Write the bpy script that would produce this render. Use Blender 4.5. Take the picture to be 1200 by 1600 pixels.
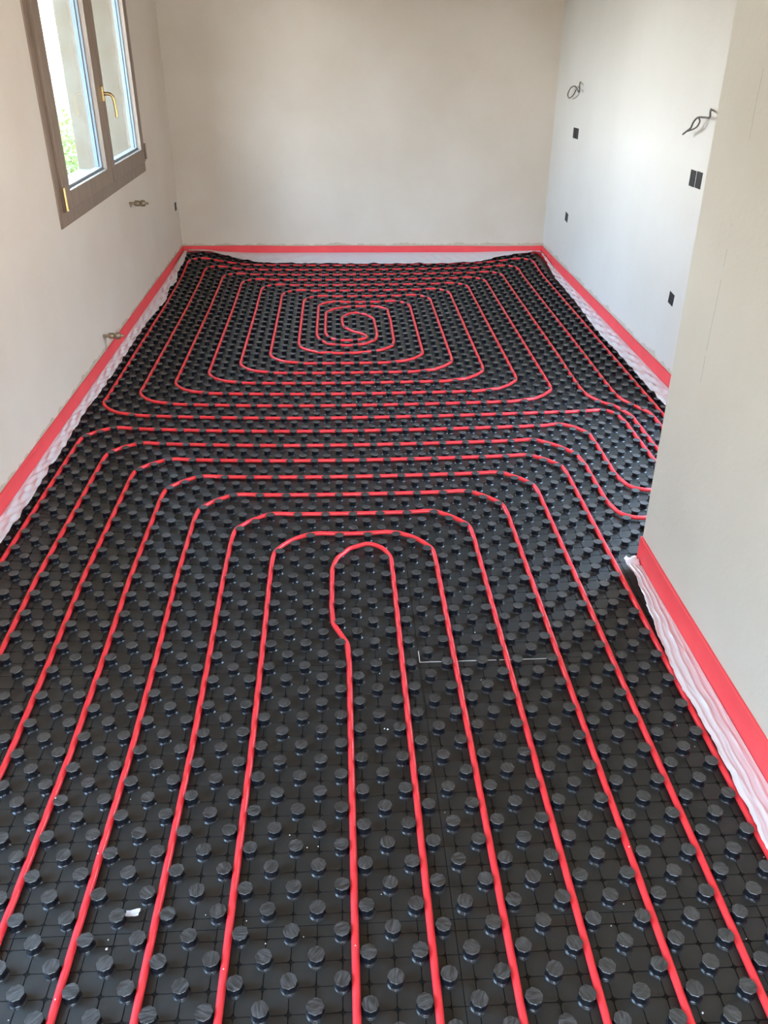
import bpy, bmesh, math, random
import numpy as np
from mathutils import Vector, Matrix

for o in list(bpy.data.objects):
    bpy.data.objects.remove(o)
C = bpy.context.scene.collection
S = bpy.context.scene
rnd = random.Random(7)

# ------------------------------------------------------------------ camera
cd = bpy.data.cameras.new('camera')
cam = bpy.data.objects.new('camera', cd)
C.objects.link(cam)
cam.location = (0.0008, -0.8813, 1.5493)
cam.rotation_euler = (1.05494805, -0.00317234, -0.04996528)
cd.sensor_fit = 'HORIZONTAL'
cd.sensor_width = 36.0
cd.lens = 1307.646 / 1200 * 36.0
cd.clip_start = 0.02
S.camera = cam

# ------------------------------------------------------------------ world, light, exposure
S.view_settings.view_transform = 'Standard'
S.view_settings.look = 'None'
S.view_settings.gamma = 1
S.view_settings.use_curve_mapping = False
S.view_settings.exposure = 1.27

w = bpy.data.worlds.new('sky')
S.world = w
w.use_nodes = True
wn = w.node_tree
wn.nodes.clear()
wo = wn.nodes.new('ShaderNodeOutputWorld')
wb = wn.nodes.new('ShaderNodeBackground')
tc = wn.nodes.new('ShaderNodeTexCoord')
sx = wn.nodes.new('ShaderNodeSeparateXYZ')
cr = wn.nodes.new('ShaderNodeValToRGB')
cr.color_ramp.elements[0].position = 0.0
cr.color_ramp.elements[0].color = (0.98, 0.975, 0.965, 1)
cr.color_ramp.elements[1].position = 0.5
cr.color_ramp.elements[1].color = (0.43, 0.67, 1.0, 1)
wn.links.new(tc.outputs['Generated'], sx.inputs[0])
wn.links.new(sx.outputs['Z'], cr.inputs[0])
wn.links.new(cr.outputs[0], wb.inputs['Color'])
wb.inputs['Strength'].default_value = 14.0
wn.links.new(wb.outputs[0], wo.inputs[0])


def portal(name, loc, rot, sx_, sy_):
    l = bpy.data.lights.new(name, 'AREA')
    l.shape = 'RECTANGLE'
    l.size, l.size_y = sx_, sy_
    l.cycles.is_portal = True
    o = bpy.data.objects.new(name, l)
    o.location = loc
    o.rotation_euler = rot
    C.objects.link(o)


XL, XR, XN = -1.262, 1.632, 0.988          # wall planes: left, right, partition
YF, YB = 6.03, -2.8                        # far wall, back wall
YP = 1.468                                 # end of the partition
ZC = 2.62                                  # ceiling
ZS = -0.032                                # slab under the panels
WIN1 = (3.13, 5.04, 0.80, 2.12)            # y0, y1, z0, z1 in the left wall
WIN2 = (-0.75, 0.45, 0.05, 1.80)
portal('sky_portal', (XL - 0.40, (WIN1[0] + WIN1[1]) / 2, (WIN1[2] + WIN1[3]) / 2), (0, math.radians(-90), 0), WIN1[3] - WIN1[2], WIN1[1] - WIN1[0])
portal('sky_portal', (XL - 0.40, (WIN2[0] + WIN2[1]) / 2, (WIN2[2] + WIN2[3]) / 2), (0, math.radians(-90), 0), WIN2[3] - WIN2[2], WIN2[1] - WIN2[0])


DOOR1 = (1.70, 2.56, ZS, 1.95)             # opening in the right wall behind the partition, y0, y1, z0, z1
BACK_GAP = (-0.75, 0.65, ZS, 2.05)            # unseen opening added in the back wall for more light, x0, x1, z0, z1
portal('sky_portal', (XR + 0.24, (DOOR1[0] + DOOR1[1]) / 2, (DOOR1[2] + DOOR1[3]) / 2), (0, math.radians(90), 0), DOOR1[3] - DOOR1[2], DOOR1[1] - DOOR1[0])
portal('sky_portal', ((BACK_GAP[0] + BACK_GAP[1]) / 2, YB - 0.19, (BACK_GAP[2] + BACK_GAP[3]) / 2), (math.radians(90), 0, 0), BACK_GAP[1] - BACK_GAP[0], BACK_GAP[3] - BACK_GAP[2])

# ------------------------------------------------------------------ materials
def mat(name, col, rough=0.5, spec=0.5, metal=0.0):
    m = bpy.data.materials.new(name)
    m.use_nodes = True
    b = m.node_tree.nodes['Principled BSDF']
    b.inputs['Base Color'].default_value = (*col, 1)
    b.inputs['Roughness'].default_value = rough
    b.inputs['Specular IOR Level'].default_value = spec
    b.inputs['Metallic'].default_value = metal
    return m, m.node_tree, b


def node(nt, kind, **kw):
    n = nt.nodes.new(kind)
    for k, v in kw.items():
        if k in n.inputs:
            n.inputs[k].default_value = v
        else:
            setattr(n, k, v)
    return n


def noise(nt, scale, detail=4.0, rough=0.5, vec=None, stretch=None):
    t = nt.nodes.new('ShaderNodeTexCoord')
    n = nt.nodes.new('ShaderNodeTexNoise')
    n.inputs['Scale'].default_value = scale
    n.inputs['Detail'].default_value = detail
    n.inputs['Roughness'].default_value = rough
    src = t.outputs[vec or 'Object']
    if stretch:
        mp = nt.nodes.new('ShaderNodeMapping')
        mp.inputs['Scale'].default_value = stretch
        nt.links.new(src, mp.inputs[0])
        src = mp.outputs[0]
    nt.links.new(src, n.inputs['Vector'])
    return n


def ramp(nt, src, stops):
    r = nt.nodes.new('ShaderNodeValToRGB')
    e = r.color_ramp.elements
    while len(e) < len(stops):
        e.new(0.5)
    for i, (p, c) in enumerate(stops):
        e[i].position = p
        e[i].color = c if len(c) == 4 else (*c, 1)
    nt.links.new(src, r.inputs[0])
    return r


def bump(nt, b, src, strength, dist):
    n = nt.nodes.new('ShaderNodeBump')
    n.inputs['Strength'].default_value = strength
    n.inputs['Distance'].default_value = dist
    nt.links.new(src, n.inputs['Height'])
    nt.links.new(n.outputs[0], b.inputs['Normal'])
    return n


def mth(nt, op, a, b=None, c=None):
    n = nt.nodes.new('ShaderNodeMath')
    n.operation = op
    for i, v in enumerate((a, b, c)):
        if v is None:
            continue
        if isinstance(v, (int, float)):
            n.inputs[i].default_value = v
        else:
            nt.links.new(v, n.inputs[i])
    return n.outputs[0]


def plaster(name, col, col2, stain=None, joint=False):
    """painted plasterboard with faint mottling; a smear of joint compound above the edge strip"""
    m, nt, b = mat(name, col, 0.62, 0.35)
    n1 = noise(nt, 1.7, 5, 0.55)
    r1 = ramp(nt, n1.outputs[0], [(0.33, col), (0.68, col2)])
    out = r1.outputs[0]
    t = nt.nodes.new('ShaderNodeTexCoord')
    sp = nt.nodes.new('ShaderNodeSeparateXYZ')
    nt.links.new(t.outputs['Object'], sp.inputs[0])
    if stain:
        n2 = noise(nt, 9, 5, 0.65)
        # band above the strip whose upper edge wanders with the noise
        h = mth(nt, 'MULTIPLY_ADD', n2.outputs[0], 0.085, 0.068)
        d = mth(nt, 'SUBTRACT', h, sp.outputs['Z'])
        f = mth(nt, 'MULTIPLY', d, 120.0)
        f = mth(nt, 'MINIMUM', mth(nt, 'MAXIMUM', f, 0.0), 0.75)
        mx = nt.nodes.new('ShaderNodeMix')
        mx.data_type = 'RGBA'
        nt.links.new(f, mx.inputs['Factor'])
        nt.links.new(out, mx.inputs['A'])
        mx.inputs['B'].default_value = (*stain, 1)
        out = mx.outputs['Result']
    if joint:
        n3 = noise(nt, 14, 3)
        dy = mth(nt, 'ABSOLUTE', mth(nt, 'SUBTRACT', sp.outputs['Y'], mth(nt, 'MULTIPLY_ADD', n3.outputs[0], 0.012, 1.260)))
        line = mth(nt, 'LESS_THAN', dy, 0.0009)
        n4 = noise(nt, 5, 4, 0.7)
        brk = mth(nt, 'GREATER_THAN', n4.outputs[0], 0.50)
        hi = mth(nt, 'GREATER_THAN', sp.outputs['Z'], 0.72)
        f = mth(nt, 'MULTIPLY', mth(nt, 'MULTIPLY', line, brk), mth(nt, 'MULTIPLY', hi, 0.55))
        mx = nt.nodes.new('ShaderNodeMix')
        mx.data_type = 'RGBA'
        nt.links.new(f, mx.inputs['Factor'])
        nt.links.new(out, mx.inputs['A'])
        mx.inputs['B'].default_value = (0.14, 0.13, 0.11, 1)
        out = mx.outputs['Result']
    nt.links.new(out, b.inputs['Base Color'])
    n5 = noise(nt, 55, 6, 0.6)
    n6 = noise(nt, 4, 3, 0.5)
    s = mth(nt, 'MULTIPLY_ADD', n6.outputs[0], 3.0, n5.outputs[0])
    bump(nt, b, s, 0.28, 0.004)
    return m


M = {}
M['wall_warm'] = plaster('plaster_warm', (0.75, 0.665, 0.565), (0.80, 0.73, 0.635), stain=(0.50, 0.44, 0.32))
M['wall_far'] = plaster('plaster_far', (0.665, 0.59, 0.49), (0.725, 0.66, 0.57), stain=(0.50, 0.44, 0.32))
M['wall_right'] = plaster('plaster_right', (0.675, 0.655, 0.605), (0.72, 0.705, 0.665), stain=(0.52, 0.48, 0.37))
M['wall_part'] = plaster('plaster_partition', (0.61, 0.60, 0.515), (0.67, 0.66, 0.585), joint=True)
M['ceiling'] = plaster('timber_ceiling', (0.22, 0.13, 0.055), (0.27, 0.165, 0.075))
m, nt, b = mat('render_outside', (0.18, 0.15, 0.11), 0.85, 0.2)
n = noise(nt, 6, 6)
r = ramp(nt, n.outputs[0], [(0.3, (0.155, 0.118, 0.078)), (0.7, (0.19, 0.16, 0.12))])
nt.links.new(r.outputs[0], b.inputs['Base Color'])
M['render'] = m
m, nt, b = mat('screed', (0.30, 0.29, 0.27), 0.9, 0.2)
n = noise(nt, 12, 6)
bump(nt, b, n.outputs[0], 0.4, 0.005)
M['screed'] = m

# black vacuum-formed sheet
m, nt, b = mat('black_sheet', (0.022, 0.022, 0.021), 0.42, 0.55)
n = noise(nt, 7, 5, 0.6)
r = ramp(nt, n.outputs[0], [(0.3, (0.018, 0.017, 0.0145)), (0.7, (0.027, 0.026, 0.0235))])
nt.links.new(r.outputs[0], b.inputs['Base Color'])
n2 = noise(nt, 26, 5, 0.6)
r2 = ramp(nt, n2.outputs[0], [(0.3, (0.36,) * 3), (0.7, (0.54,) * 3)])
nt.links.new(r2.outputs[0], b.inputs['Roughness'])
n3 = noise(nt, 90, 4, 0.6)
bump(nt, b, n3.outputs[0], 0.25, 0.0012)
M['sheet'] = m
M['groove'] = mat('groove_bottom', (0.010, 0.010, 0.010), 0.8, 0.2)[0]
# stud tops: scuffed, streaked differently on every stud; paler base holds light caught on top
m, nt, b = mat('black_stud', (0.03, 0.03, 0.03), 0.34, 0.85)
oi = nt.nodes.new('ShaderNodeNewGeometry')
t = nt.nodes.new('ShaderNodeObjectInfo')
g = nt.nodes.new('ShaderNodeVectorRotate')
g.rotation_type = 'Z_AXIS'
nt.links.new(oi.outputs['Position'], g.inputs['Vector'])
vn = nt.nodes.new('ShaderNodeTexWhiteNoise')
vn.noise_dimensions = '3D'
nt.links.new(t.outputs['Location'], vn.inputs[0])
ang = mth(nt, 'MULTIPLY', vn.outputs[0], 3.0)
nt.links.new(ang, g.inputs['Angle'])
mp = nt.nodes.new('ShaderNodeMapping')
mp.inputs['Scale'].default_value = (330, 60, 60)
nt.links.new(g.outputs[0], mp.inputs[0])
ns = nt.nodes.new('ShaderNodeTexNoise')
ns.inputs['Scale'].default_value = 1.0
ns.inputs['Detail'].default_value = 3
nt.links.new(mp.outputs[0], ns.inputs['Vector'])
r = ramp(nt, ns.outputs[0], [(0.40, (0.022, 0.022, 0.021)), (0.72, (0.080, 0.081, 0.083))])
nt.links.new(r.outputs[0], b.inputs['Base Color'])
r2 = ramp(nt, ns.outputs[0], [(0.3, (0.30,) * 3), (0.7, (0.48,) * 3)])
nt.links.new(r2.outputs[0], b.inputs['Roughness'])
bump(nt, b, ns.outputs[0], 0.35, 0.0008)
M['stud'] = m
m, nt, b = mat('black_stud_shaded_side', (0.008, 0.009, 0.012), 0.28, 0.45)  # side colour darkened to hold the shade beneath the caps
M['stud_side_shade'] = m

m, nt, b = mat('white_foam', (0.85, 0.85, 0.84), 0.8, 0.2)
M['foam'] = m
m, nt, b = mat('red_pipe', (0.88, 0.040, 0.050), 0.33, 0.5)
n = noise(nt, 30, 4)
r = ramp(nt, n.outputs[0], [(0.3, (0.90, 0.040, 0.050)), (0.7, (0.96, 0.056, 0.066))])
nt.links.new(r.outputs[0], b.inputs['Base Color'])
M['pipe'] = m
m, nt, b = mat('red_edge_foil', (0.80, 0.075, 0.075), 0.55, 0.35)
n = noise(nt, 8, 5)
r = ramp(nt, n.outputs[0], [(0.3, (0.90, 0.075, 0.088)), (0.7, (0.95, 0.095, 0.105))])
nt.links.new(r.outputs[0], b.inputs['Base Color'])
bump(nt, b, noise(nt, 20, 3).outputs[0], 0.15, 0.004)
M['strip'] = m
# thin translucent polyethylene skirt
m = bpy.data.materials.new('white_film')
m.use_nodes = True
nt = m.node_tree
nt.nodes.clear()
o_ = nt.nodes.new('ShaderNodeOutputMaterial')
d_ = node(nt, 'ShaderNodeBsdfDiffuse', Color=(0.90, 0.865, 0.90, 1))
tr = node(nt, 'ShaderNodeBsdfTranslucent', Color=(0.93, 0.90, 0.93, 1))
ts = node(nt, 'ShaderNodeBsdfTransparent', Color=(1, 1, 1, 1))
gl = node(nt, 'ShaderNodeBsdfGlossy', Color=(1, 1, 1, 1), Roughness=0.22)
m1 = node(nt, 'ShaderNodeMixShader')
m1.inputs[0].default_value = 0.12
m2 = node(nt, 'ShaderNodeMixShader')
m2.inputs[0].default_value = 0.03
m3 = node(nt, 'ShaderNodeMixShader')
m3.inputs[0].default_value = 0.10
nt.links.new(d_.outputs[0], m1.inputs[1])
nt.links.new(tr.outputs[0], m1.inputs[2])
nt.links.new(m1.outputs[0], m2.inputs[1])
nt.links.new(ts.outputs[0], m2.inputs[2])
nt.links.new(m2.outputs[0], m3.inputs[1])
nt.links.new(gl.outputs[0], m3.inputs[2])
nt.links.new(m3.outputs[0], o_.inputs[0])
M['film'] = m

m, nt, b = mat('brown_wood', (0.24, 0.17, 0.125), 0.42, 0.5)
n = noise(nt, 3.0, 6, 0.6, stretch=(14, 14, 1.2))
r = ramp(nt, n.outputs[0], [(0.3, (0.20, 0.138, 0.10)), (0.7, (0.30, 0.215, 0.155))])
nt.links.new(r.outputs[0], b.inputs['Base Color'])
M['wood'] = m
M['bead'] = mat('grey_bead', (0.25, 0.29, 0.32), 0.4, 0.5)[0]
M['spacer'] = mat('steel_spacer', (0.22, 0.26, 0.29), 0.45, 0.4, 0.0)[0]
M['brass'] = mat('brass', (0.70, 0.52, 0.24), 0.28, 0.5, 1.0)[0]
M['dull_brass'] = mat('dull_brass', (0.36, 0.29, 0.20), 0.42, 0.5, 0.7)[0]
M['box_black'] = mat('black_box', (0.030, 0.031, 0.032), 0.6, 0.4)[0]
M['box_dark'] = mat('box_inside', (0.018, 0.018, 0.018), 0.8, 0.2)[0]
M['cable'] = mat('grey_cable', (0.13, 0.12, 0.105), 0.5, 0.4)[0]
M['pale_wire'] = mat('pale_wire', (0.42, 0.37, 0.32), 0.5, 0.4)[0]
M['crumb'] = mat('white_crumb', (0.9, 0.9, 0.88), 0.7, 0.3)[0]
M['leaf'] = mat('leaf', (0.10, 0.17, 0.03), 0.6, 0.3)[0]
M['bark'] = mat('bark', (0.15, 0.11, 0.07), 0.8, 0.2)[0]
m, nt, b = mat('warm_bounce_ground', (0.22, 0.30, 0.10), 0.9, 0.2)  # brown ground tone chosen to bounce warm light up into the room
n = noise(nt, 3, 6)
r = ramp(nt, n.outputs[0], [(0.35, (0.15, 0.115, 0.05)), (0.65, (0.20, 0.15, 0.075))])
nt.links.new(r.outputs[0], b.inputs['Base Color'])
M['warm_bounce_ground'] = m
# window glass: clear with a fresnel reflection
m = bpy.data.materials.new('window_glass')
m.use_nodes = True
nt = m.node_tree
nt.nodes.clear()
o_ = nt.nodes.new('ShaderNodeOutputMaterial')
ts = node(nt, 'ShaderNodeBsdfTransparent', Color=(0.94, 0.96, 0.95, 1))
gl = node(nt, 'ShaderNodeBsdfGlossy', Color=(1, 1, 1, 1), Roughness=0.02)
lw = nt.nodes.new('ShaderNodeLayerWeight')
fr = mth(nt, 'MULTIPLY_ADD', mth(nt, 'POWER', lw.outputs['Facing'], 5.0), 0.9, 0.03)
mx = node(nt, 'ShaderNodeMixShader')
nt.links.new(fr, mx.inputs[0])
nt.links.new(ts.outputs[0], mx.inputs[1])
nt.links.new(gl.outputs[0], mx.inputs[2])
nt.links.new(mx.outputs[0], o_.inputs[0])
M['glass'] = m


# ------------------------------------------------------------------ helpers
def obj(name, me, parent=None, loc=None):
    o = bpy.data.objects.new(name, me)
    C.objects.link(o)
    if parent is not None:
        o.parent = parent
    if loc is not None:
        o.location = loc
    return o


def mesh(name, V, F, mats, idx=None, smooth=False):
    me = bpy.data.meshes.new(name)
    me.from_pydata([tuple(map(float, v)) for v in V], [], F)
    for m_ in (mats if isinstance(mats, (list, tuple)) else [mats]):
        me.materials.append(m_)
    if idx is not None:
        me.polygons.foreach_set('material_index', idx)
    if smooth is True:
        me.polygons.foreach_set('use_smooth', [True] * len(me.polygons))
    elif smooth:
        me.polygons.foreach_set('use_smooth', smooth)
    me.update()
    return me


class MB:
    """collects verts and faces for one mesh"""
    def __init__(s):
        s.V, s.F, s.I, s.S = [], [], [], []

    def add(s, V, F, mi=0, smooth=False):
        n = len(s.V)
        s.V += [tuple(v) for v in V]
        s.F += [tuple(i + n for i in f) for f in F]
        s.I += [mi] * len(F)
        s.S += [smooth] * len(F)

    def box(s, x0, x1, y0, y1, z0, z1, mi=0):
        s.add([(x0, y0, z0), (x1, y0, z0), (x1, y1, z0), (x0, y1, z0), (x0, y0, z1), (x1, y0, z1), (x1, y1, z1), (x0, y1, z1)],
              [(3, 2, 1, 0), (4, 5, 6, 7), (0, 1, 5, 4), (1, 2, 6, 5), (2, 3, 7, 6), (3, 0, 4, 7)], mi)

    def tube(s, P, rad, seg=8, mi=0, caps=True, up=(0, 0, 1)):
        P = [Vector(p) for p in P]
        n = len(P)
        R = rad if isinstance(rad, (list, tuple)) else [rad] * n
        V, F = [], []
        up = Vector(up)
        prev = None
        for i in range(n):
            t = (P[min(i + 1, n - 1)] - P[max(i - 1, 0)]).normalized()
            if prev is None:
                a = t.cross(up)
                if a.length < 1e-3:
                    a = t.cross(Vector((1, 0, 0)))
            else:
                a = prev - t * prev.dot(t)
            a.normalize()
            prev = a
            b_ = t.cross(a)
            for k in range(seg):
                th = 2 * math.pi * k / seg
                V.append(P[i] + (a * math.cos(th) + b_ * math.sin(th)) * R[i])
        for i in range(n - 1):
            for k in range(seg):
                k2 = (k + 1) % seg
                F.append((i * seg + k, i * seg + k2, (i + 1) * seg + k2, (i + 1) * seg + k))
        s.add(V, F, mi, True)
        if caps:
            s.add(V[:seg], [tuple(range(seg))], mi)
            s.add(V[-seg:], [tuple(reversed(range(seg)))], mi)

    def build(s, name, mats, parent=None, bevel=0):
        me = mesh(name, s.V, s.F, mats, s.I, s.S)
        if bevel:
            bm = bmesh.new()
            bm.from_mesh(me)
            bmesh.ops.bevel(bm, geom=bm.edges[:], offset=bevel, segments=2, affect='EDGES', profile=0.6)
            bm.to_mesh(me)
            bm.free()
        return obj(name, me, parent)


def empty(name, loc, label, cat, group=None):
    o = bpy.data.objects.new(name, None)
    C.objects.link(o)
    o.location = loc
    o.empty_display_size = 0.05
    return tag(o, label, cat, group)


def tag(o, label, cat, group=None):
    o['label'] = label
    o['category'] = cat
    if group:
        o['group'] = group
    return o


def struct(o, label=None):
    o['kind'] = 'structure'
    if label:
        o['label'] = label
    return o


def rel(o):
    """keep world coordinates of a child mesh under an empty that has a location"""
    o.matrix_parent_inverse = Matrix.Translation(-o.parent.location)
    return o


# ------------------------------------------------------------------ room shell
T = 0.42
mb = MB()
y0, y1, z0, z1 = WIN1
a0, a1, c0, c1 = WIN2
for (ya, yb, za, zb) in ((YB, a0, -0.1, ZC), (a0, a1, -0.1, c0), (a0, a1, c1, ZC), (a1, y0, -0.1, ZC), (y0, y1, -0.1, z0), (y0, y1, z1, ZC), (y1, YF + 0.5, -0.1, ZC)):
    mb.box(XL - T, XL, ya, yb, za, zb)
wl = mb.build('wall_left', [M['wall_warm'], M['render']])
for p in wl.data.polygons:                      # reveals and the outer face are rendered masonry
    c = p.center
    if c.x < XL - 0.02:
        p.material_index = 1
struct(wl, 'warm white plastered wall with the brown window')
mb = MB()
mb.add([(XL - 0.1, 6.075, -0.1), (XR + 0.5, 5.985, -0.1), (XR + 0.5, 6.4, -0.1), (XL - 0.1, 6.4, -0.1),
        (XL - 0.1, 6.075, ZC), (XR + 0.5, 5.985, ZC), (XR + 0.5, 6.4, ZC), (XL - 0.1, 6.4, ZC)],
       [(3, 2, 1, 0), (4, 5, 6, 7), (0, 1, 5, 4), (1, 2, 6, 5), (2, 3, 7, 6), (3, 0, 4, 7)])
struct(mb.build('wall_far', M['wall_far']), 'plain plastered wall at the far end of the room')
mb = MB()
mb.box(XR, XR + 0.25, DOOR1[1], YF + 0.4, -0.1, ZC)
mb.box(XR, XR + 0.25, YP + 0.03, DOOR1[0], -0.1, ZC)
mb.box(XR, XR + 0.25, DOOR1[0], DOOR1[1], DOOR1[3], ZC)
struct(mb.build('wall_right', M['wall_right']), 'pale plastered wall with socket boxes and loose cables')
# partition: slightly ragged plastered corner
mb = MB()
zs = [ZS - 0.05 + (ZC - ZS + 0.05) * i / 60 for i in range(61)]
V, F = [], []
for z in zs:
    j = rnd.uniform(-0.0012, 0.0012)
    k = rnd.uniform(-0.0010, 0.0010)
    lean = 0.020 * max(z, 0) / 1.6
    V += [(XN, YB, z), (XN, YP + lean - 0.006 + j, z), (XN + 0.006 + k, YP + lean + j, z), (XR + 0.25, YP + lean, z)]
for i in range(60):
    for k in range(3):
        a = i * 4 + k
        F.append((a, a + 4, a + 5, a + 1))
mb.add(V, F)
mb.add([(XR + 0.25, YB, zs[0]), (XR + 0.25, YP + .1, zs[0]), (XR + 0.25, YP + .1, zs[-1]), (XR + 0.25, YB, zs[-1])], [(0, 1, 2, 3)])
struct(mb.build('wall_near', M['wall_part']), 'pale grey plastered partition standing nearest on the right')
mb = MB()
d0, d1, _, d3 = BACK_GAP
mb.box(XL - T, d0, YB - 0.2, YB, -0.1, ZC)
mb.box(d1, XR + 0.5, YB - 0.2, YB, -0.1, ZC)
mb.box(d0, d1, YB - 0.2, YB, d3, ZC)
struct(mb.build('wall_back', M['wall_far']))
mb = MB()
mb.box(XL - T, XR + 0.5, YB - 0.2, YF + 0.4, ZC, ZC + 0.1)
struct(mb.build('ceiling', M['ceiling']))
mb = MB()
mb.box(XL - T, XR + 0.6, YB - 0.2, YF + 0.4, ZS - 0.12, ZS)
struct(mb.build('floor', M['screed']))

# ------------------------------------------------------------------ panel lattice (pitch 50 mm): columns c, rows r
HT = [(-20, -0.02), (0, 0.0), (13, 0.16), (20, 0.02), (28, -0.22), (60, -0.12), (90, -0.12), (105, -0.30), (125, -0.30)]


def sm(x):
    x = np.clip(x, 0, 1)
    return x * x * (3 - 2 * x)


def warp(c, r):
    """the panels are pushed a little out of true and curl up in the two far corners"""
    c = np.asarray(c, float)
    r = np.asarray(r, float)
    s = np.clip(-c / 15.0, 0, 1.25)
    dc = s * np.interp(r, [h[0] for h in HT], [h[1] for h in HT])
    g = np.clip((r - 12) / 25.0, 0, 1)
    dr = g * np.where(c < 1, 0.0034, 0.0015) * (c - 1) ** 2
    z = 0.046 * sm((-c - 13) / 9.5) * sm((r - 103) / 13) + 0.028 * sm((c - 20) / 10) * sm((r - 104) / 12)
    return (c + dc) * 0.05, (r + dr) * 0.05, z


def unwarp(x, y):
    c, r = x / 0.05, y / 0.05
    for _ in range(6):
        X, Y, _z = warp(c, r)
        c, r = c + (x - float(X)) / 0.05, r + (y - float(Y)) / 0.05
    return c, r


# ------------------------------------------------------------------ stud meshes
def stud_mesh(seg, name, fine=True):
    V, F, I, Sm = [], [], [], []
    if fine:
        prof = [(0.0176, 0.0002, 0), (0.0164, 0.0016, 0.0), (0.0142, 0.0026, 0.5), (0.0134, 0.0050, 0.9), (0.0131, 0.0175, 0.9), (0.0155, 0.0208, 0.8), (0.0160, 0.0236, 0.9)]
    else:
        prof = [(0.0142, 0.0, 0), (0.0136, 0.0178, 0), (0.0163, 0.0225, 0)]
    for (rr, z, lob) in prof:
        for k in range(seg):
            th = 2 * math.pi * k / seg
            q = rr * (1 + 0.045 * lob * math.cos(8 * th))
            V.append((q * math.cos(th), q * math.sin(th), z))
    for i in range(len(prof) - 1):
        for k in range(seg):
            k2 = (k + 1) % seg
            F.append((i * seg + k, i * seg + k2, (i + 1) * seg + k2, (i + 1) * seg + k))
            I.append(1)
            Sm.append(True)
    n = len(V)
    zt = 0.0245 if fine else 0.0238
    for k in range(seg):
        th = 2 * math.pi * k / seg
        q = 0.0153 * (1 + (0.036 * math.cos(8 * th) if fine else 0))
        V.append((q * math.cos(th), q * math.sin(th), zt))
    last = (len(prof) - 1) * seg
    for k in range(seg):
        k2 = (k + 1) % seg
        F.append((last + k, last + k2, n + k2, n + k))
        I.append(0)
        Sm.append(False)
    F.append(tuple(n + k for k in range(seg)))
    I.append(0)
    Sm.append(False)
    if fine:   # little moulding nib at the foot, on the near side
        n = len(V)
        V += [(-0.0011, -0.0160, 0.0026), (0.0011, -0.0160, 0.0026), (0.0009, -0.0208, 0.0003), (-0.0009, -0.0208, 0.0003), (0, -0.0160, 0.0036)]
        F += [(n + 3, n + 2, n + 4), (n, n + 3, n + 4), (n + 2, n + 1, n + 4)]
        I += [1] * 3
        Sm += [False] * 3
    return V, F, I, Sm


SV, SF, SI, SS = stud_mesh(32, 'stud')
stud_me = mesh('stud', SV, SF, [M['stud'], M['stud_side_shade']], SI, SS)
FV, FF_, FI, FS = stud_mesh(10, 'stud_far', False)
FVn = np.array(FV)

C0, C1 = -25.0, 31.9
CSPLIT = 4.0
RB = [-12.5, 3.5, 19.5, 35.5, 51.5, 67.5, 83.5, 99.5, 115.5, 120.2]


def blocked(x, y):
    if x > 0.905 and y < 1.43:
        return True
    if x > XN - 0.03 and y < YP + 0.03:
        return True
    if x < -1.205 or x > 1.56:
        return True
    if y > 6.0:
        return True
    return False


def clip_c(ca, cb, r):
    """panels are cut back to the partition"""
    if r * 0.05 < YP:
        return ca, min(cb, (XN - 0.012) / 0.05)
    return ca, cb


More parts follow.
